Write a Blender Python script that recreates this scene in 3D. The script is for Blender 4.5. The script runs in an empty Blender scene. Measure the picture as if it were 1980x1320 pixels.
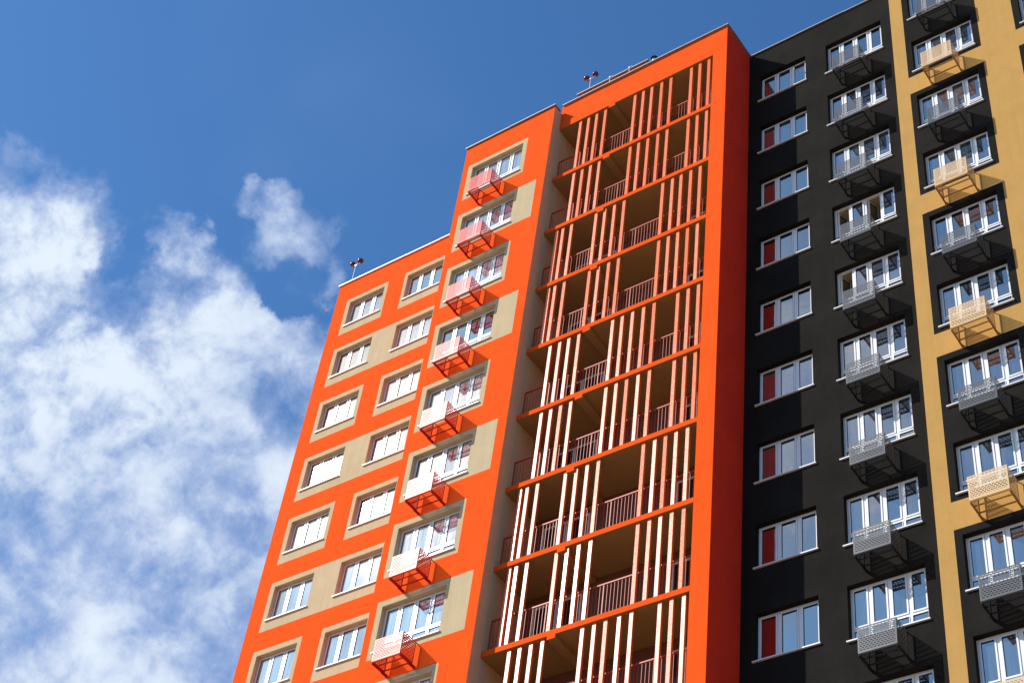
import bpy, math, random
from mathutils import Vector, Matrix
R = math.radians
sc = bpy.context.scene
ZO = 8.73                      # height of the fitted origin above the ground
# ------------------------------------------------------------------ camera
cam = bpy.data.cameras.new('camera'); camo = bpy.data.objects.new('camera', cam)
sc.collection.objects.link(camo); sc.camera = camo
yaw, pit, roll = R(-41.372), R(45.213), R(9.067)
F = Vector((math.sin(yaw)*math.cos(pit), math.cos(yaw)*math.cos(pit), math.sin(pit)))
r0 = Vector((math.cos(yaw), -math.sin(yaw), 0)); u0 = r0.cross(F)
RR = r0*math.cos(roll) + u0*math.sin(roll); UU = -r0*math.sin(roll) + u0*math.cos(roll)
m = Matrix((RR, UU, -F)).transposed().to_4x4(); m.translation = Vector((23.528, -27.029, 1.596))
camo.matrix_world = m
cam.sensor_width = 36; cam.lens = 3217.27/1980*36; cam.clip_end = 6000
sc.render.resolution_x = 1024; sc.render.resolution_y = 682
sc.view_settings.view_transform = 'Standard'; sc.view_settings.look = 'None'
sc.view_settings.gamma = 1; sc.view_settings.exposure = 0.25
# ------------------------------------------------------------------ sun
SUN = Vector((-0.582, -0.506, 0.636)).normalized()
sl = bpy.data.lights.new('sun', 'SUN'); sl.energy = 4.6; sl.angle = R(0.5); sl.color = (1.0, 0.955, 0.89)
so = bpy.data.objects.new('sun', sl); sc.collection.objects.link(so)
so.rotation_euler = SUN.to_track_quat('Z', 'Y').to_euler()
# ------------------------------------------------------------------ world: sky with clouds laid out by direction
W = bpy.data.worlds.new('World'); sc.world = W; W.use_nodes = True
nt = W.node_tree; N = nt.nodes; L = nt.links; N.clear()
def nd(t, **k):
    n = N.new(t)
    for a, b in k.items(): setattr(n, a, b)
    return n
def mth(op, a, b=None, clamp=False):
    n = nd('ShaderNodeMath', operation=op, use_clamp=clamp)
    for i, q in enumerate((a, b)):
        if q is None: continue
        if isinstance(q, (int, float)): n.inputs[i].default_value = q
        else: L.new(q, n.inputs[i])
    return n.outputs[0]
def mrange(v, a, b, c=0., d=1.):
    n = nd('ShaderNodeMapRange', interpolation_type='SMOOTHSTEP')
    L.new(v, n.inputs[0])
    for i, q in enumerate((a, b, c, d)): n.inputs[i+1].default_value = q
    return n.outputs[0]
sky = nd('ShaderNodeTexSky', sky_type='NISHITA', sun_disc=False)
sky.sun_elevation = math.asin(SUN.z); sky.sun_rotation = math.atan2(SUN.x, SUN.y)
sky.altitude = 100; sky.air_density = 1.0; sky.dust_density = 0.6; sky.ozone_density = 1.6
tc = nd('ShaderNodeTexCoord'); D = tc.outputs['Generated']
def dot(c):
    n = nd('ShaderNodeVectorMath', operation='DOT_PRODUCT'); L.new(D, n.inputs[0]); n.inputs[1].default_value = Vector(c).normalized()
    return n.outputs['Value']
def noise(scale, detail, rough, dist=0., off=(0,0,0), stretch=(1,1,1), col=False):
    mp = nd('ShaderNodeMapping'); L.new(D, mp.inputs[0]); mp.inputs['Location'].default_value = off; mp.inputs['Scale'].default_value = stretch
    n = nd('ShaderNodeTexNoise'); n.inputs['Scale'].default_value = scale; n.inputs['Detail'].default_value = detail
    n.inputs['Roughness'].default_value = rough; n.inputs['Distortion'].default_value = dist; L.new(mp.outputs[0], n.inputs['Vector'])
    return n.outputs['Color' if col else 'Fac']
def vmath(op, a, b=None, sc_=None):
    n = nd('ShaderNodeVectorMath', operation=op)
    L.new(a, n.inputs[0])
    if b is not None:
        if isinstance(b, tuple): n.inputs[1].default_value = b
        else: L.new(b, n.inputs[1])
    if sc_ is not None: n.inputs['Scale'].default_value = sc_
    return n.outputs['Vector']
DW = vmath('NORMALIZE', vmath('ADD', D, vmath('SCALE', vmath('SUBTRACT', noise(26, 5, .6, 0, (2,9,4), col=True), (.5,.5,.5)), sc_=.055)))
def dotw(c):
    n = nd('ShaderNodeVectorMath', operation='DOT_PRODUCT'); L.new(DW, n.inputs[0]); n.inputs[1].default_value = Vector(c).normalized()
    return n.outputs['Value']
def blob(c, rad, soft):     # 1 inside, 0 outside, radius in degrees
    return mrange(dotw(c), math.cos(R(rad+soft)), math.cos(R(max(rad-soft, 0))))
BL = [((-.6564,.3195,.6834),2.4,1.4,.97),((-.6400,.3230,.6940),1.8,1.2,.93),((-.6314,.3333,.699),1.2,.9,.85),((-.6423,.2758,.7151),.8,.9,.72),((-.676,.345,.650),3.0,2.,.98),
 ((-.6340,.4300,.6427),2.6,2.0,.98),((-.6093,.4018,.6836),1.2,1.,.82),((-.5978,.3670,.7120),.7,.7,.74),((-.6020,.3830,.7000),.9,.9,.80),((-.5900,.4020,.6995),.8,.8,.74),
 ((-.5470,.4110,.7290),1.25,.85,.80),((-.5485,.4250,.7200),.85,.7,.72),((-.5580,.3795,.7387),.35,.5,.62),((-.5510,.3922,.7365),.45,.6,.62),
 # the opposite half of the sky, seen in the window glass
 ((-.560,-.500,.660),4.2,2.6,1.25),((-.52,-.55,.66),4.0,3.,.8),((-.36,-.62,.69),6,3,.97),((-.66,-.46,.58),5,5,.8),((-.31,-.635,.705),2.5,2.5,.7),((-.25,-.67,.70),2.5,2.,.6),((-.9,-.1,.3),14,12,.6)]
mask = mth('MULTIPLY', mrange(dotw((-.6453,.3009,-.7022)), math.sin(R(-1.0)), math.sin(R(1.6))), .98)
for c, a, b, wgt in BL:
    mask = mth('MAXIMUM', mask, mth('MULTIPLY', blob(c, a, b), wgt))
for c, a, b, wgt in [((-.6299,.3644,.6850),.7,.9,.45),((-.6185,.3540,.7015),.5,.6,.45),((-.5838,.4754,.6581),.8,.9,.3),((-.6273,.5047,.5931),.8,.8,.2),((-.7113,.4074,.5727),.9,1,.25),((-.5586,.4290,.7099),.6,.6,.5)]:
    mask = mth('SUBTRACT', mask, mth('MULTIPLY', blob(c, a, b), wgt))
mask = mth('MAXIMUM', mask, 0.)
n1 = noise(21, 9, .58, .15, (3.1,.4,1.7)); n2 = noise(52, 6, .6, .3, (7.,2.,.3)); n3 = noise(5, 3, .5, .0, (1,5,2))
f = mth('ADD', mth('MULTIPLY', mth('SUBTRACT', n1, .5), 1.9), mth('MULTIPLY', mth('SUBTRACT', n2, .5), 1.0))
dens = mth('ADD', mask, mth('MULTIPLY', f, mrange(mask, .0, .4)))
alpha = mrange(dens, .10, 1.22)
thin = mth('MULTIPLY', mrange(n3, .45, .75), mrange(dot((-.70,.42,.57)), math.cos(R(24)), math.cos(R(6)), 0, .14))
alpha = mth('MAXIMUM', mth('MULTIPLY', alpha, .97), thin)
core = mrange(dens, .62, 1.6)
near_sun = mrange(dot((-.565,-.500,.655)), math.cos(R(6.5)), math.cos(R(1.5)))
bright_l = blob((-.650,.345,.676), 5.0, 5.5)
cc = nd('ShaderNodeMix', data_type='RGBA'); L.new(mth('MAXIMUM', core, mth('MULTIPLY', bright_l, mrange(dens, .55, 1.25))), cc.inputs['Factor'])
cc.inputs['A'].default_value = (3.6, 4.55, 6.8, 1); cc.inputs['B'].default_value = (6.9, 7.7, 8.6, 1)
gl = nd('ShaderNodeMix', data_type='RGBA'); L.new(near_sun, gl.inputs['Factor']); L.new(cc.outputs['Result'], gl.inputs['A']); gl.inputs['B'].default_value = (14, 13.7, 13.2, 1)
hs = nd('ShaderNodeMix', data_type='RGBA', blend_type='MULTIPLY'); hs.inputs['Factor'].default_value = 1; L.new(sky.outputs[0], hs.inputs['A']); hs.inputs['B'].default_value = (.58, 1.04, 1.44, 1)
mx = nd('ShaderNodeMix', data_type='RGBA'); L.new(alpha, mx.inputs['Factor']); L.new(hs.outputs['Result'], mx.inputs['A']); L.new(gl.outputs['Result'], mx.inputs['B'])
bg = nd('ShaderNodeBackground'); bg.inputs['Strength'].default_value = 0.10; L.new(mx.outputs['Result'], bg.inputs['Color'])
ow = nd('ShaderNodeOutputWorld'); L.new(bg.outputs[0], ow.inputs['Surface'])

# ------------------------------------------------------------------ materials
random.seed(4)
def mat(name, col, rough=.8, spec=.3, metal=0., var=.0, vscale=1.5, bump=0., bscale=60, streak=0., rvar=0.):
    M = bpy.data.materials.new(name); M.use_nodes = True; t = M.node_tree; n = t.nodes; l = t.links
    p = n['Principled BSDF']; p.inputs['Base Color'].default_value = (*col, 1); p.inputs['Roughness'].default_value = rough
    p.inputs['Specular IOR Level'].default_value = spec; p.inputs['Metallic'].default_value = metal
    tc = n.new('ShaderNodeTexCoord'); g = n.new('ShaderNodeNewGeometry')
    if var or streak:
        a = n.new('ShaderNodeTexNoise'); a.inputs['Scale'].default_value = vscale; a.inputs['Detail'].default_value = 8; a.inputs['Roughness'].default_value = .65
        l.new(g.outputs['Position'], a.inputs['Vector'])
        mr = n.new('ShaderNodeMapRange'); l.new(a.outputs['Fac'], mr.inputs[0]); mr.inputs[1].default_value = .25; mr.inputs[2].default_value = .75
        mr.inputs[3].default_value = 1-var; mr.inputs[4].default_value = 1+var
        out = mr.outputs[0]
        if streak:
            mp = n.new('ShaderNodeMapping'); mp.inputs['Scale'].default_value = (5, 5, .35); l.new(g.outputs['Position'], mp.inputs[0])
            b = n.new('ShaderNodeTexNoise'); b.inputs['Scale'].default_value = 1.3; b.inputs['Detail'].default_value = 6; b.inputs['Roughness'].default_value = .6
            l.new(mp.outputs[0], b.inputs['Vector'])
            m2 = n.new('ShaderNodeMapRange'); l.new(b.outputs['Fac'], m2.inputs[0]); m2.inputs[1].default_value = .3; m2.inputs[2].default_value = .7
            m2.inputs[3].default_value = 1-streak; m2.inputs[4].default_value = 1+streak
            mm = n.new('ShaderNodeMath'); mm.operation = 'MULTIPLY'; l.new(out, mm.inputs[0]); l.new(m2.outputs[0], mm.inputs[1]); out = mm.outputs[0]
        vm = n.new('ShaderNodeVectorMath'); vm.operation = 'SCALE'; vm.inputs[0].default_value = col; l.new(out, vm.inputs['Scale'])
        l.new(vm.outputs[0], p.inputs['Base Color'])
    if rvar:
        a = n.new('ShaderNodeTexNoise'); a.inputs['Scale'].default_value = 34; a.inputs['Detail'].default_value = 7; a.inputs['Roughness'].default_value = .7
        l.new(g.outputs['Position'], a.inputs['Vector'])
        mr = n.new('ShaderNodeMapRange'); l.new(a.outputs['Fac'], mr.inputs[0]); mr.inputs[1].default_value = .35; mr.inputs[2].default_value = .65
        mr.inputs[3].default_value = rough-rvar; mr.inputs[4].default_value = rough+rvar; l.new(mr.outputs[0], p.inputs['Roughness'])
        b2 = n.new('ShaderNodeBump'); b2.inputs['Strength'].default_value = .25; b2.inputs['Distance'].default_value = .004
        l.new(a.outputs['Fac'], b2.inputs['Height']); l.new(b2.outputs[0], p.inputs['Normal'])
    if bump:
        a = n.new('ShaderNodeTexNoise'); a.inputs['Scale'].default_value = bscale; a.inputs['Detail'].default_value = 5; a.inputs['Roughness'].default_value = .7
        a2 = n.new('ShaderNodeTexNoise'); a2.inputs['Scale'].default_value = 3.2; a2.inputs['Detail'].default_value = 4
        l.new(g.outputs['Position'], a.inputs['Vector']); l.new(g.outputs['Position'], a2.inputs['Vector'])
        ad = n.new('ShaderNodeMath'); ad.operation = 'MULTIPLY_ADD'; l.new(a2.outputs['Fac'], ad.inputs[0]); ad.inputs[1].default_value = 1.5; l.new(a.outputs['Fac'], ad.inputs[2])
        b2 = n.new('ShaderNodeBump'); b2.inputs['Strength'].default_value = bump; b2.inputs['Distance'].default_value = .012
        l.new(ad.outputs[0], b2.inputs['Height']); l.new(b2.outputs[0], p.inputs['Normal'])
    return M
M = dict(
 orange=mat('orange render', (.88,.101,.012), .9, .03, var=.09, bump=.35, streak=.03),
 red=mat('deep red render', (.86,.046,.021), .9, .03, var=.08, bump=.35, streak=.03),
 cream=mat('beige render', (.575,.448,.265), .9, .03, var=.06, bump=.35, streak=.05),
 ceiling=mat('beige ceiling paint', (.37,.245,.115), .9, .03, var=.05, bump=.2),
 black=mat('charcoal render', (.0180,.0165,.0142), .9, .04, var=.28, bump=.5, streak=.07, vscale=.9),
 yellow=mat('ochre render', (.525,.30,.092), .9, .03, var=.07, bump=.35, streak=.04),
 white=mat('white window plastic', (.80,.80,.79), .35, .45, var=.02),
 gasket=mat('dark window gasket', (.03,.03,.03), .6, .3),
 sill=mat('white painted sill', (.78,.78,.78), .4, .4),
 coping=mat('grey metal coping', (.34,.35,.35), .45, .4, metal=.3, var=.1),
 copingw=mat('white metal coping', (.80,.80,.80), .4, .4, var=.04),
 louver=mat('orange painted louver metal', (.88,.15,.014), .29, .55, var=.10, vscale=5, rvar=.10),
 rail=mat('brick red railing paint', (.44,.065,.03), .45, .28, var=.08, vscale=9),
 bred=mat('red basket paint', (.76,.05,.018), .38, .2, var=.06),
 bgrey=mat('grey basket paint', (.085,.087,.09), .36, .5, var=.08),
 byel=mat('ochre basket paint', (.66,.42,.17), .42, .8, var=.06),
 bgrey_f=mat('matt dark grey bracket paint', (.022,.022,.023), .7, .08),
 bred_f=mat('matt red bracket paint', (.50,.022,.010), .7, .08),
 byel_f=mat('matt ochre bracket paint', (.42,.21,.055), .7, .08),
 lampred=mat('dark red lamp glass', (.16,.006,.012), .2, .5),
 metal=mat('galvanised metal', (.55,.56,.57), .4, .5, metal=.6, var=.1),
 dark=mat('dark cap metal', (.03,.03,.03), .5, .4),
 roof=mat('roof felt', (.08,.08,.08), .9, .2, var=.2),
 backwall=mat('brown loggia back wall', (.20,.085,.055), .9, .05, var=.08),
 door=mat('dark glazed door', (.025,.022,.02), .15, .5),
 room=mat('dim room paint', (.16,.15,.14), .9, .1),
 ground=mat('brown earth', (.24,.155,.088), .9, .2, var=.2, vscale=.3),
)
def glass(name, refl, inner, curtain=0.):
    G = bpy.data.materials.new(name); G.use_nodes = True; t = G.node_tree; n = t.nodes; l = t.links; n.clear()
    o = n.new('ShaderNodeOutputMaterial'); mx = n.new('ShaderNodeMixShader'); gl = n.new('ShaderNodeBsdfGlossy'); df = n.new('ShaderNodeBsdfDiffuse')
    gl.inputs['Roughness'].default_value = .035; gl.inputs['Color'].default_value = (1,.965,.92,1)
    g = n.new('ShaderNodeNewGeometry')
    # gentle waviness of the panes
    a = n.new('ShaderNodeTexNoise'); a.inputs['Scale'].default_value = 1.7; a.inputs['Detail'].default_value = 2; l.new(g.outputs['Position'], a.inputs['Vector'])
    b = n.new('ShaderNodeBump'); b.inputs['Strength'].default_value = .12; b.inputs['Distance'].default_value = .02; l.new(a.outputs['Fac'], b.inputs['Height']); l.new(b.outputs[0], gl.inputs['Normal'])
    # net curtain folds behind the glass
    mp = n.new('ShaderNodeMapping'); mp.inputs['Scale'].default_value = (9, 1, .5); l.new(g.outputs['Position'], mp.inputs[0])
    w = n.new('ShaderNodeTexNoise'); w.inputs['Scale'].default_value = 1.5; w.inputs['Detail'].default_value = 3; l.new(mp.outputs[0], w.inputs['Vector'])
    cr = n.new('ShaderNodeMapRange'); l.new(w.outputs['Fac'], cr.inputs[0]); cr.inputs[1].default_value = .3; cr.inputs[2].default_value = .7
    cr.inputs[3].default_value = inner; cr.inputs[4].default_value = inner+curtain
    oi = n.new('ShaderNodeObjectInfo'); om = n.new('ShaderNodeMapRange'); l.new(oi.outputs['Random'], om.inputs[0]); om.inputs[1].default_value = .1; om.inputs[2].default_value = .95
    om.inputs[3].default_value = .25; om.inputs[4].default_value = 2.4; ml = n.new('ShaderNodeMath'); ml.operation = 'MULTIPLY'; l.new(cr.outputs[0], ml.inputs[0]); l.new(om.outputs[0], ml.inputs[1])
    l.new(ml.outputs[0], df.inputs['Color'])
    fr = n.new('ShaderNodeFresnel'); fr.inputs['IOR'].default_value = 1.5
    ad = n.new('ShaderNodeMath'); ad.operation = 'ADD'; ad.use_clamp = True; l.new(fr.outputs[0], ad.inputs[0]); ad.inputs[1].default_value = refl
    l.new(ad.outputs[0], mx.inputs[0]); l.new(df.outputs[0], mx.inputs[1]); l.new(gl.outputs[0], mx.inputs[2]); l.new(mx.outputs[0], o.inputs[0])
    return G
M['glass'] = glass('window glass', .36, .02, .03)
M['glassc'] = glass('window glass with net curtain', .40, .10, .20)
# ------------------------------------------------------------------ helpers
COL = sc.collection
class MB:
    def __init__(s): s.v = []; s.f = []; s.m = []
    def quad(s, a, b, c, d, m=0):
        k = len(s.v); s.v += [a, b, c, d]; s.f.append((k, k+1, k+2, k+3)); s.m.append(m)
    def box(s, x0, x1, y0, y1, z0, z1, m=0, skip=''):
        k = len(s.v); s.v += [(x, y, z) for z in (z0, z1) for y in (y0, y1) for x in (x0, x1)]
        for key, q in (('b', (0,2,3,1)), ('t', (4,5,7,6)), ('f', (0,1,5,4)), ('k', (2,6,7,3)), ('l', (0,4,6,2)), ('r', (1,3,7,5))):
            if key in skip: continue
            s.f.append(tuple(k+i for i in q)); s.m.append(m)
    def tube(s, a, b, r, m=0, n=10, r2=None):
        a = Vector(a); b = Vector(b); d = (b-a).normalized(); u = d.orthogonal().normalized(); w = d.cross(u); k = len(s.v); r2 = r if r2 is None else r2
        for p, q in ((a, r), (b, r2)):
            for i in range(n):
                t = 2*math.pi*i/n; s.v.append(tuple(p + (u*math.cos(t)+w*math.sin(t))*q))
        for i in range(n):
            j = (i+1) % n; s.f.append((k+i, k+j, k+n+j, k+n+i)); s.m.append(m)
        s.f.append(tuple(k+i for i in reversed(range(n)))); s.m.append(m); s.f.append(tuple(k+n+i for i in range(n))); s.m.append(m)
    def ball(s, c, r, m=0, sz=1., n=14):
        k = len(s.v); h = n//2
        for i in range(h+1):
            t = math.pi*i/h
            for j in range(n):
                p = 2*math.pi*j/n; s.v.append((c[0]+r*math.sin(t)*math.cos(p), c[1]+r*math.sin(t)*math.sin(p), c[2]+r*sz*math.cos(t)))
        for i in range(h):
            for j in range(n):
                q = (j+1) % n; s.f.append((k+i*n+j, k+(i+1)*n+j, k+(i+1)*n+q, k+i*n+q)); s.m.append(m)
    def mesh(s, name, mats):
        me = bpy.data.meshes.new(name); me.from_pydata(s.v, [], s.f)
        for q in (mats if isinstance(mats, (list, tuple)) else [mats]): me.materials.append(M[q])
        me.polygons.foreach_set('material_index', s.m); me.update(); return me
    def build(s, name, mats, parent=None, loc=(0,0,0), smooth=False):
        me = s.mesh(name, mats)
        if smooth:
            for p in me.polygons: p.use_smooth = True
        return link(name, me, parent, loc)
def link(name, data, parent=None, loc=(0,0,0)):
    o = bpy.data.objects.new(name, data); COL.objects.link(o); o.location = loc
    if parent: o.parent = parent
    return o
def bevel(o, w):
    b = o.modifiers.new('bevel', 'BEVEL'); b.width = w; b.segments = 2; b.limit_method = 'ANGLE'
def tag(o, label=None, cat=None, group=None, kind=None):
    if label: o['label'] = label
    if cat: o['category'] = cat
    if group: o['group'] = group
    if kind: o['kind'] = kind
    return o
def empty(name, loc, label=None, cat=None, group=None):
    o = link(name, None, None, loc); return tag(o, label, cat, group)
def wall(mb, y, x0, x1, z0, z1, holes, patches, base, reveal=.25, flip=False):
    """sheet facing -y with holes (x0,x1,z0,z1,reveal material) and colour patches (x0,x1,z0,z1,mat)"""
    xs = sorted({x0, x1, *[q for h in holes for q in h[:2]], *[q for h in patches for q in h[:2]]})
    zs = sorted({z0, z1, *[q for h in holes for q in h[2:4]], *[q for h in patches for q in h[2:4]]})
    xs = [q for q in xs if x0 <= q <= x1]; zs = [q for q in zs if z0 <= q <= z1]
    for i in range(len(xs)-1):
        cx = (xs[i]+xs[i+1])/2
        for j in range(len(zs)-1):
            cz = (zs[j]+zs[j+1])/2
            if any(h[0] < cx < h[1] and h[2] < cz < h[3] for h in holes): continue
            mt = base
            for p in patches:
                if p[0] < cx < p[1] and p[2] < cz < p[3]: mt = p[4]
            mb.quad((xs[i], y, zs[j]), (xs[i+1], y, zs[j]), (xs[i+1], y, zs[j+1]), (xs[i], y, zs[j+1]), mt)
    for h in holes:
        a, b, c, d, mt = h[:5]; r = y+reveal
        mb.quad((a,y,c), (a,y,d), (a,r,d), (a,r,c), mt); mb.quad((b,y,c), (b,r,c), (b,r,d), (b,y,d), mt)
        mb.quad((a,y,d), (b,y,d), (b,r,d), (a,r,d), mt); mb.quad((a,y,c), (a,r,c), (b,r,c), (b,y,c), mt)
        if len(h) == 5: mb.quad((a,r,c), (a,r,d), (b,r,d), (b,r,c), mt)

# ---- window prototypes: origin at lower left front corner of the opening (on the wall plane)
RV = .20
def window_meshes(w, h, n, transom, opened=()):
    f = MB(); g = MB(); y0 = RV-.03; yb = RV+.04
    fw = .05
    f.box(0, w, y0, yb, h-fw, h); f.box(0, w, y0, yb, .0, .07)
    f.box(0, fw, y0, yb, .07, h-fw); f.box(w-fw, w, y0, yb, .07, h-fw)
    pitch = w/n; zb = .07
    if transom:
        f.box(fw, w-fw, y0, yb, .36, .42); zb = .42
    for i in range(1, n):
        x = i*pitch; f.box(x-.035, x+.035, y0, yb, zb, h-fw)
        if transom: f.box(x-.03, x+.03, y0, yb, .07, .36)
    def sash(a, b, c, d, s, gy):
        e = .006; ys = y0-.018
        f.box(a+e, b-e, ys, y0+.02, d-s, d-e); f.box(a+e, b-e, ys, y0+.02, c+e, c+s)
        f.box(a+e, a+s, ys, y0+.02, c+s, d-s); f.box(b-s, b-e, ys, y0+.02, c+s, d-s)
        # dark gasket line round the glass
        q = .010; yq = y0-.012
        f.box(a+s, b-s, yq, y0+.02, d-s-q, d-s, 1); f.box(a+s, b-s, yq, y0+.02, c+s, c+s+q, 1)
        f.box(a+s, a+s+q, yq, y0+.02, c+s+q, d-s-q, 1); f.box(b-s-q, b-s, yq, y0+.02, c+s+q, d-s-q, 1)
        t1, t2 = random.uniform(-.003, .003), random.uniform(-.003, .003)
        A, B, C_, D_ = a+s+q*.5, b-s-q*.5, c+s+q*.5, d-s-q*.5
        g.quad((A, gy+t1, C_), (B, gy-t1, C_), (B, gy-t1+t2, D_), (A, gy+t1+t2, D_))
        g.quad((A, gy+.02, C_), (A, gy+.02, D_), (B, gy+.02, D_), (B, gy+.02, C_))
    for i in range(n):
        a = fw if i == 0 else i*pitch+.035; b = w-fw if i == n-1 else (i+1)*pitch-.035
        if i in opened:
            # sash swung into the room on its left hinge
            s1 = len(f.v); s2 = len(g.v); sash(a, b, zb, h-fw, .048, y0+.004)
            ang = R(72); px, py = a, y0+.02
            for arr, st in ((f.v, s1), (g.v, s2)):
                for q in range(st, len(arr)):
                    X, Y, ZZ = arr[q]; dx, dy = X-px, Y-py
                    arr[q] = (px+.01+dx*math.cos(ang)-dy*math.sin(ang), py+.045+dx*math.sin(ang)+dy*math.cos(ang), ZZ)
        else: sash(a, b, zb, h-fw, .048, y0+.004)
        if transom:
            a2 = fw if i == 0 else i*pitch+.03; b2 = w-fw if i == n-1 else (i+1)*pitch-.03
            sash(a2, b2, .07, .36, .018, y0+.006)
    s = MB(); s.v = []
    # sloping sill with drip edge
    k = 0; a, b = -.045, w+.045
    s.v += [(0, y0, .03), (w, y0, .03), (a, -.055, .0), (b, -.055, .0), (a, -.055, -.035), (b, -.055, -.035), (a, -.002, -.035), (b, -.002, -.035), (a, -.002, .012), (b, -.002, .012)]
    s.f += [(2,3,9,8), (8,9,1,0), (4,5,3,2), (6,7,5,4), (2,8,6,4), (3,5,7,9)]; s.m += [0]*6
    return f, g, s
W_CACHE = {}
def window(parent, x, y, z, w, h, n, transom, gl, label=None, opened=()):
    key = (round(w,3), round(h,3), n, transom, gl, random.randrange(4), opened)
    if key not in W_CACHE:
        f, g, s = window_meshes(w, h, n, transom, opened)
        W_CACHE[key] = (f.mesh('window', ['white', 'gasket']), g.mesh('pane', [gl]), s.mesh('sill', ['sill']))
    a, b, c = W_CACHE[key]
    o = link('window', a, parent, (x, y, z)); link('pane', b, o); link('sill', c, o)
    if label: o['label'] = label
    if opened:
        rm = MB(); q = RV+.052; rm.box(.002, w-.002, q, q+1.6, .002, h-.002, 0, 'fbt'); rm.quad((.002,q,h-.002), (w-.002,q,h-.002), (w-.002,q+1.6,h-.002), (.002,q+1.6,h-.002), 1); rm.quad((.002,q,.002), (.002,q+1.6,.002), (w-.002,q+1.6,.002), (w-.002,q,.002), 0)
        rm.build('room_lining', ['room', 'cream'], o)
    return o
# ---- perforated air conditioner basket: origin at wall, left end, bottom; width .95
BW, BH, BD = .95, .70, .65
def perf(w, h, sl, rows, off=0.):
    """perforated sheet in local (u,v), returns rectangles"""
    out = []; mg = .035; rh = (h-2*mg)/rows; bar = rh*.55
    out.append((0, w, 0, mg)); out.append((0, w, h-mg, h)); out.append((0, mg, mg, h-mg)); out.append((w-mg, w, mg, h-mg))
    iw = w-2*mg
    for r in range(rows):
        z = mg+r*rh
        out.append((mg, w-mg, z, z+bar))
        pitch = sl; br = sl*.28; s = mg + (pitch*.5 if r % 2 else 0)
        x = s
        while x < w-mg+1e-6:
            a, b = max(mg, x-br/2), min(w-mg, x+br/2)
            if b > a: out.append((a, b, z+bar, z+rh))
            x += pitch
    return out
def basket_meshes(mt):
    fr = MB()
    e = .022
    for x in (0, BW-e):     # angle iron rails back to the wall, bottom and back uprights
        fr.box(x-.006, x+e+.006, -BD+.01, 0, -.060, -.004)
        fr.box(x, x+e, -.115, -.095, -.004, BH); fr.box(x, x+e, -.115, 0, BH-.03, BH-.01); fr.box(x-.012, x+e+.012, -.008, 0, -.10, .0)
        # knee brace down to the wall
        fr.box(x+.002, x+e-.002, -.24, -.010, -.095, -.060)
    for y in (-.46, -.20): fr.box(e, BW-e, y-.014, y+.014, -.044, -.016)
    fr.box(e, BW-e, -BD+.004, -BD+.03, -.035, -.006)
    fp = MB()
    for a, b, c, d in perf(BW, BH, .086, 12): fp.box(a, b, -BD-.0035, -BD, c, d)
    sp = MB()
    for a, b, c, d in perf(BD-.10, BH, .10, 9): sp.box(-.0015, .0015, -BD+.002+a, -BD+.002+b, c, d)
    return fr.mesh('air_conditioner_basket', [mt+'_f']), fp.mesh('front_panel', [mt]), sp.mesh('side_panel', [mt])
BK = {k: basket_meshes(k) for k in ('bred', 'bgrey', 'byel')}
def basket(parent, x, y, z, mt, label=None):
    a, b, c = BK[mt]
    o = link('air_conditioner_basket', a, parent, (x, y, z)); link('front_panel', b, o)
    link('side_panel', c, o, (.004, 0, 0)); link('side_panel', c, o, (BW-.004, 0, 0))
    if label: o['label'] = label
    return o

H = 2.8
ZG = 0.0
def Z(v): return v + ZO
# ================================================================== ground
g = MB(); g.quad((-1500,-1500,0), (1500,-1500,0), (1500,1500,0), (-1500,1500,0))
tag(g.build('ground', 'ground'), kind='structure')
# ================================================================== orange tower
yL, yP, yB, yC = 3.035, .403, 1.927, 1.437
xL0, xM0, xP0, xP1 = -12.484, -3.916, 6.26, 6.794
zR = Z(41.139); zPt = Z(41.522)
T = empty('orange_tower', (-3, 3, 0), 'bright orange tower block with beige window patches and a striped loggia column', 'building')
T0 = Vector((-3, 3, 0))
def tp(mb, name, mats, parent=T): return mb.build(name, mats, parent, -T0)
# ---- left wing wall
holes = []; pat = []
NL, NM, NB = 9, 10, 11
for k in range(NL):
    z0, z1 = Z(38.38)-H*k, Z(39.765)-H*k
    c0, c1 = Z(37.945)-H*k, Z(39.965)-H*k
    if k % 2 == 0: pat += [(-11.853, -9.75, c0, c1, 1), (-8.915, -6.80, c0, c1, 1)]
    else: pat += [(-11.853, -6.80, c0, c1, 1)]
    holes += [(-11.655, -9.915, z0, z1, 1), (-8.755, -7.015, z0, z1, 1)]
mb = MB(); wall(mb, yL, xL0, xM0, 0, zR-.056, holes, pat, 0, RV+.05)
mb.quad((xL0,yL,0), (xL0,yL,zR-.056), (xL0,16,zR-.056), (xL0,16,0), 0)
tp(mb, 'left_wing_wall', ['orange', 'cream'])
# ---- middle bay wall
holes = []; pat = []
for k in range(NM):
    z0, z1 = Z(38.20)-H*k, Z(39.755)-H*k
    xr = -1.034 if k % 2 == 0 else -.346
    pat.append((-3.664, xr, Z(37.99)-H*k, Z(39.95)-H*k, 1)); holes.append((-3.464, -1.222, z0, z1, 1))
mb = MB(); wall(mb, 0, xM0, 0, 0, zR-.056, holes, pat, 0, RV+.05)
mb.quad((xM0,0,0), (xM0,0,zR-.056), (xM0,yL,zR-.056), (xM0,yL,0), 0)
mb.quad((0,0,0), (0,yB,0), (0,yB,zR-.056), (0,0,zR-.056), 1)
tp(mb, 'middle_bay_wall', ['orange', 'cream'])
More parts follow.
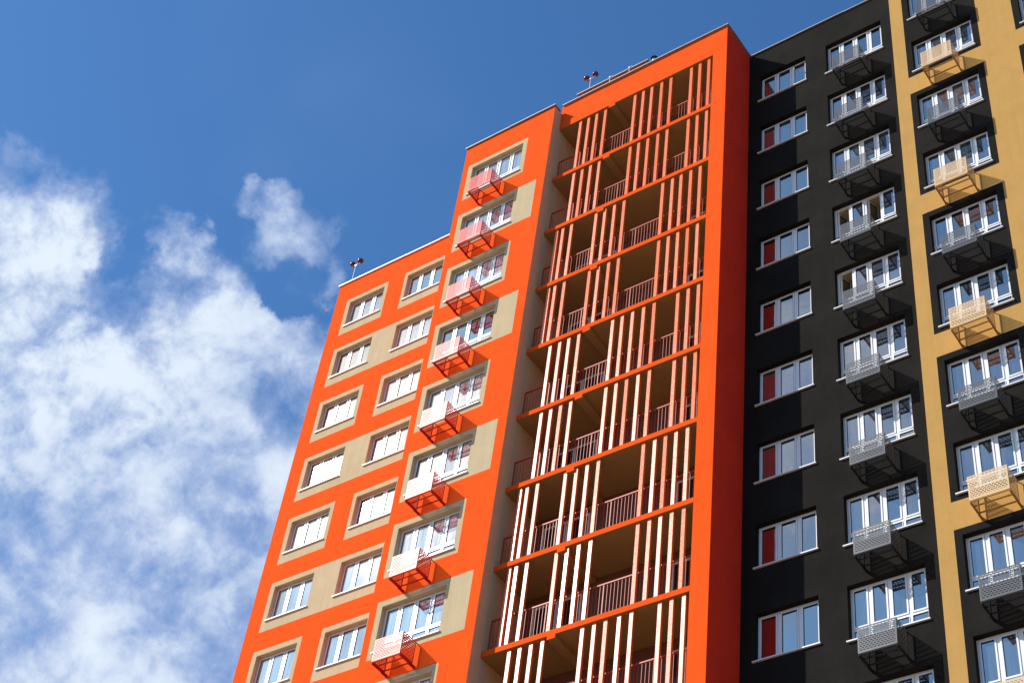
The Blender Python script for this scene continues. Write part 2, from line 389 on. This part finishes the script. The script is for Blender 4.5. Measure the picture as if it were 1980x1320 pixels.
# ---- loggia frame: pier, top beam
mb = MB()
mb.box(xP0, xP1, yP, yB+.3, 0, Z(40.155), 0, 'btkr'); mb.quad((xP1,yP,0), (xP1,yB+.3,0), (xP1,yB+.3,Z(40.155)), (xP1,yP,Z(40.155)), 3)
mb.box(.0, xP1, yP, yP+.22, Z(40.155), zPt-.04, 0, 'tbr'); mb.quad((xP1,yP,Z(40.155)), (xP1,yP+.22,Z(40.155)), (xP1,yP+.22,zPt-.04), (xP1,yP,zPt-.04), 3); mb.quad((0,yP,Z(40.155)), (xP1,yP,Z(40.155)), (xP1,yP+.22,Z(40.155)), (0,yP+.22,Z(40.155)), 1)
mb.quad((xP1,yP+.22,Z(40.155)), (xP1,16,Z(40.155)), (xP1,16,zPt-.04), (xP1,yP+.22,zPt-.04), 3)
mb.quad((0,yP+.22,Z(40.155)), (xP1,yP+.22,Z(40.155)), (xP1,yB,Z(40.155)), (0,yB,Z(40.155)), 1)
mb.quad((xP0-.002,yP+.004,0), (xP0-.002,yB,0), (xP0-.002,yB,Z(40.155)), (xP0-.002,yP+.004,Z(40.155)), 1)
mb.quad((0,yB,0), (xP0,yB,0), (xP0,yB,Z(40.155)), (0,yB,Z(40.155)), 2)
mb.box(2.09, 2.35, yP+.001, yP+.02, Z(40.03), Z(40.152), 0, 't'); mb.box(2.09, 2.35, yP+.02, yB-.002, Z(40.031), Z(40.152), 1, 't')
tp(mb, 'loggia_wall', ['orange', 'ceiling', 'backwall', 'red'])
# ---- storeys of the loggia
P1 = [.85,1.19,1.53,1.88, 3.10,3.44,3.79,4.18,4.54, 5.35,5.69,6.03]
P2 = [.47,.71,1.05, 2.0,2.35,2.71,3.08, 4.53,4.88,5.21,5.55,5.90]
NF = 11
lou = {}
def louver_mesh(h):
    b = MB(); b.box(0, .108, -.042, .042, 0, h); b.box(.03, .08, .042, .085, h-.16, h-.11); b.box(.03, .08, .042, .085, .06, .11)
    return b.mesh('louver', ['louver'])
for j in range(NF):
    zt = Z(37.41)-H*j; top = (Z(40.155) if j == 0 else zt+H-.17)
    # slab: orange edge in front, painted soffit
    mb = MB()
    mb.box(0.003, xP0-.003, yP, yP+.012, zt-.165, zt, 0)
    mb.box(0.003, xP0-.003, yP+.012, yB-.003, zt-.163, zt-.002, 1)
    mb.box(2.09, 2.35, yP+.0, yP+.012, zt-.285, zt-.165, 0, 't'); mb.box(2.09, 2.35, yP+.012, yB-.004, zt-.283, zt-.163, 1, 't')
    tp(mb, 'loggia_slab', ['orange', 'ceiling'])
    # louvers
    scr = MB(); scr.box(.05, xP0-.05, yP+.19, yP+.205, zt-.001, zt+.03)
    s = tp(scr, 'louver_screen', ['rail'])
    hh = round(top-zt, 3)
    if hh not in lou: lou[hh] = louver_mesh(hh)
    for x in (P1 if (j//2) % 2 == 0 else P2):
        o = link('louver', lou[hh], s, (x-.012+random.uniform(-.008,.008), yP+.095, zt)); o.rotation_euler = (0, 0, random.uniform(-.035, .035))
    # railing
    rb = MB(); ry = yP+.23; rx0, rx1 = .03, xP0-.06
    rb.box(rx0, rx1, ry-.022, ry+.022, zt+1.10, zt+1.14); rb.box(rx0, rx1, ry-.012, ry+.012, zt+.10, zt+.125)
    ro = tp(rb, 'railing', ['rail'])
    n = 56; bb = MB()
    for i in range(n+1):
        x = rx0+(rx1-rx0)*i/n; q = .016 if i % 8 == 0 else .0068
        bb.box(x-q, x+q, ry-q*.8, ry+q*.8, zt+.0 if i % 8 == 0 else zt+.125, zt+1.10)
    bb.build('baluster_row', 'rail', ro)
    # glazed balcony doors
    for a in (.35, 1.15, 4.75):
        dm = MB(); w = .82; y1 = yB-.05; hz = 2.25
        dm.box(a, a+w, y1, yB-.004, zt+hz-.07, zt+hz); dm.box(a, a+.07, y1, yB-.004, zt, zt+hz-.07); dm.box(a+w-.07, a+w, y1, yB-.004, zt, zt+hz-.07); dm.box(a+.07, a+w-.07, y1, yB-.004, zt, zt+.12)
        dm.box(a+.07, a+w-.07, y1, yB-.004, zt+.85, zt+.93)
        do = tp(dm, 'balcony_door', ['white'])
        gm = MB(); gm.box(a+.07, a+w-.07, yB-.03, yB-.006, zt+.12, zt+.85); gm.box(a+.07, a+w-.07, yB-.03, yB-.006, zt+.93, zt+hz-.07)
        gm.build('pane', 'door', do)
# ---- back body, roofs, penthouse
mb = MB()
mb.quad((xL0,yL,zR-.05), (xM0,yL,zR-.05), (xM0,16,zR-.05), (xL0,16,zR-.05), 1)
mb.quad((xM0,0,zR-.05), (0,0,zR-.05), (0,16,zR-.05), (xM0,16,zR-.05), 1)
mb.quad((0,yP,zR-.06), (xP1,yP,zR-.06), (xP1,16,zR-.06), (0,16,zR-.06), 1)
mb.quad((xL0,16,0), (xL0,16,zR-.05), (xP1,16,zR-.05), (xP1,16,0), 0)
tp(mb, 'roof', ['orange', 'roof'])
cp = MB()   # pieces butt end to end
def cope(mb, x0, x1, y0, y1, z, m=0, t=.035, drip=.05):
    mb.box(x0, x1, y0, y1, z-t, z, m)
def run(mb, a, b, lo, hi, z0, z1, m, axis='x', piece=1.9):
    """a run of sheet metal pieces with small laps and misalignments"""
    n = max(1, round((b-a)/piece)); st = (b-a)/n
    for i in range(n):
        dz = random.uniform(-.006, .006); dy = random.uniform(-.006, .004)
        p, q = a+i*st+.002, a+(i+1)*st-.004
        if axis == 'x': mb.box(p, q, lo+dy, hi, z0+dz, z1+dz, m)
        else: mb.box(lo, hi+dy, p, q, z0+dz, z1+dz, m)
        if axis == 'x' and i: mb.box(p-.03, p+.01, lo+dy-.006, hi, z1+.002, z1+.012, m)
run(cp, xL0-.05, xM0-.052, yL-.055, yL+.30, zR-.055, zR, 1)
run(cp, yL+.302, 16, xL0-.05, xL0+.28, zR-.055, zR-.001, 1, 'y')
run(cp, xM0-.05, .045, -.065, .28, zR-.036, zR, 0)
run(cp, .282, yL+.5, xM0-.05, xM0+.25, zR-.036, zR-.001, 0, 'y')
cp.box(.0-.25, .045, .29, yP-.092, zR-.036, zR-.001, 0)
run(cp, .047, xP1+.07, yP-.08, yP+.30, zPt-.038, zPt, 0)
run(cp, yP+.302, 16, xP1-.28, xP1+.07, zPt-.038, zPt-.001, 0, 'y')
cp.box(-.002, .25, yP+.302, 3, zPt-.6, zPt-.001, 0)
tp(cp, 'roof_coping', ['coping', 'copingw'])
ph = MB(); px0, px1, pz = -.70, 2.36, Z(44.74)
ph.box(px0, px1, 2.07, 6.5, zR-.05, pz-.04, 0, 't'); ph.box(px0-.06, px1+.06, 1.99, 6.57, pz-.043, pz, 1)
tp(ph, 'penthouse', ['orange', 'coping', 'dark'])
vp = MB(); vp.tube((3.29,1.2,zR-.05), (3.29,1.2,Z(43.02)), .085); vp.tube((3.29,1.2,Z(43.02)), (3.29,1.2,Z(43.16)), .05)
vo = tp(vp, 'vent_pipe', ['metal']); vc = MB(); vc.tube((3.29,1.2,Z(43.13)), (3.29,1.2,Z(43.24)), .135, 0, 14, .06); vc.build('cowl', 'dark', vo)
# ---- windows and baskets
for k in range(NL):
    window(T, -11.655+3, yL-3, Z(38.38)-H*k, 1.74, 1.385, 3, False, 'glassc')
    window(T, -8.755+3, yL-3, Z(38.38)-H*k, 1.74, 1.385, 3, False, 'glassc')
for k in range(NM):
    window(T, -3.464+3, -3, Z(38.20)-H*k, 2.242, 1.555, 4, True, 'glassc')
    basket(T, -2.81+3, -3, Z(37.30)-H*k, 'bred')
# ================================================================== dark tower with ochre bay
Dk = empty('charcoal_tower', (12, 6, 0), 'charcoal tower block with a projecting ochre bay, behind the orange tower', 'building')
D0 = Vector((12, 6, 0))
zBt = Z(41.512)
OPENB = {3: (0, 2), 4: (0,)}
holes = []
for k in range(NB):
    holes += [(7.20, 8.912, Z(38.66)-H*k, Z(40.055)-H*k, 0), (9.665, 11.64, Z(38.467)-H*k, Z(40.055)-H*k, 0) + ((1,) if k in OPENB else ())]
mb = MB(); wall(mb, yB, xP1, 12.181, 0, zBt-.04, holes, [], 0, RV+.05)
mb.build('charcoal_wall', ['black'], Dk, -D0)
holes = []; pat = []
xD = 15.99
for k in range(NB):
    holes += [(12.788, 14.72, Z(38.508)-H*k, Z(40.092)-H*k, 0), (16.19, 18.12, Z(38.508)-H*k, Z(40.092)-H*k, 0)]
for k in range(0, NB+1, 2):
    zt, zb = Z(40.29)-H*k, max(Z(38.314)-H*(k+1), 3)
    pat += [(12.597, 14.92, zb, zt, 0), (xD, 18.32, zb, zt, 0)]
mb = MB(); wall(mb, yC, 12.181, 19.4, 0, zBt-.04, holes, pat, 1, RV+.05)
mb.quad((12.181,yC,0), (12.181,yC,zBt-.04), (12.181,yB,zBt-.04), (12.181,yB,0), 1)
mb.quad((19.4,yC,0), (19.4,16,0), (19.4,16,zBt-.04), (19.4,yC,zBt-.04), 1)
mb.build('ochre_bay_wall', ['black', 'yellow'], Dk, -D0)
mb = MB(); mb.quad((xP1+.002,yB,zBt-.06), (19.4,yB,zBt-.06), (19.4,16,zBt-.06), (xP1+.002,16,zBt-.06)); mb.quad((12.181,yC,zBt-.06), (19.4,yC,zBt-.06), (19.4,yB,zBt-.06), (12.181,yB,zBt-.06))
mb.quad((xP1,16.01,0), (xP1,16.01,zBt-.05), (19.4,16.01,zBt-.05), (19.4,16.01,0))
mb.build('roof', ['roof'], Dk, -D0)
mb = MB(); run(mb, xP1+.075, 12.13, yB-.055, yB+.26, zBt-.04, zBt-.002, 0); run(mb, 12.132, 19.45, yC-.055, yC+.26, zBt-.04, zBt-.002, 0)
mb.build('roof_coping', ['coping'], Dk, -D0)
for k in range(NB):
    window(Dk, 7.20-12, yB-6, Z(38.66)-H*k, 1.712, 1.395, 3, False, 'glass')
    window(Dk, 9.665-12, yB-6, Z(38.467)-H*k, 1.975, 1.588, 4, True, 'glass', 'charcoal wall window with a sash standing open' if k in OPENB else None, OPENB.get(k, ()))
    window(Dk, 12.788-12, yC-6, Z(38.508)-H*k, 1.932, 1.584, 4, True, 'glass')
    window(Dk, 16.19-12, yC-6, Z(38.508)-H*k, 1.932, 1.584, 4, True, 'glass')
    basket(Dk, 10.18-12, yB-6, Z(37.55)-H*k, 'bgrey')
    basket(Dk, 13.28-12, yC-6, Z(37.61)-H*k, 'byel' if k % 2 else 'bgrey', 'ochre perforated basket' if k % 2 else None)
# ================================================================== obstruction lights
def lamp(name, x, y, zb, ztop, label, cat, grp, span=.20, r=.128, two=True):
    e = empty(name, (x, y, zb), label, cat, grp)
    p = MB(); h = ztop-zb; p.tube((0,0,0), (0,0,h-.16), .016); p.tube((0,0,0), (0,0,.05), .05)
    p.build('pole', 'metal', e)
    a = MB()
    a.tube((-span,0,h-.10), (0,0,h-.17), .013); a.tube((span,0,h-.10), (0,0,h-.17), .013); a.box(-.035, .035, -.03, .03, h-.21, h-.14)
    for s_ in (-1, 1): a.tube((s_*span,0,h-.14), (s_*span,0,h-.08), .035)
    a.build('crossarm', 'metal', e)
    for s_ in (-1, 1):
        b = MB(); b.ball((s_*span,0,h), r, 0, .95); b.build('lamp_globe', 'lampred', e, smooth=True)
    return e
lamp('obstruction_light', -12.37, yL+.4, zR-.056, Z(42.90), 'twin red obstruction light at the outer left corner of the orange roof', 'warning light', 'twin red warning lights on the roof')
lamp('obstruction_light', -.385, 2.25, pz, Z(45.94), 'twin red obstruction light on the small penthouse above the loggias', 'warning light', 'twin red warning lights on the roof')
def spot(x, y, zb, zt, label):
    e = empty('roof_fitting', (x, y, zb), label, 'lamp', 'small white fittings behind the roof edge')
    p = MB(); h = zt-zb; p.tube((0,0,0), (0,0,h), .014); p.build('pole', 'metal', e)
    b = MB(); b.box(-.035, .035, -.035, .035, h, h+.07); b.tube((.035,0,h+.04), (.11,0,h+.09), .018); bo = b.build('head', 'copingw', e)
spot(1.83, .62, zPt-.4, Z(42.25), 'small white roof fitting nearer the left end of the penthouse')
spot(2.65, .62, zPt-.4, Z(42.25), 'small white roof fitting nearer the vent pipe')
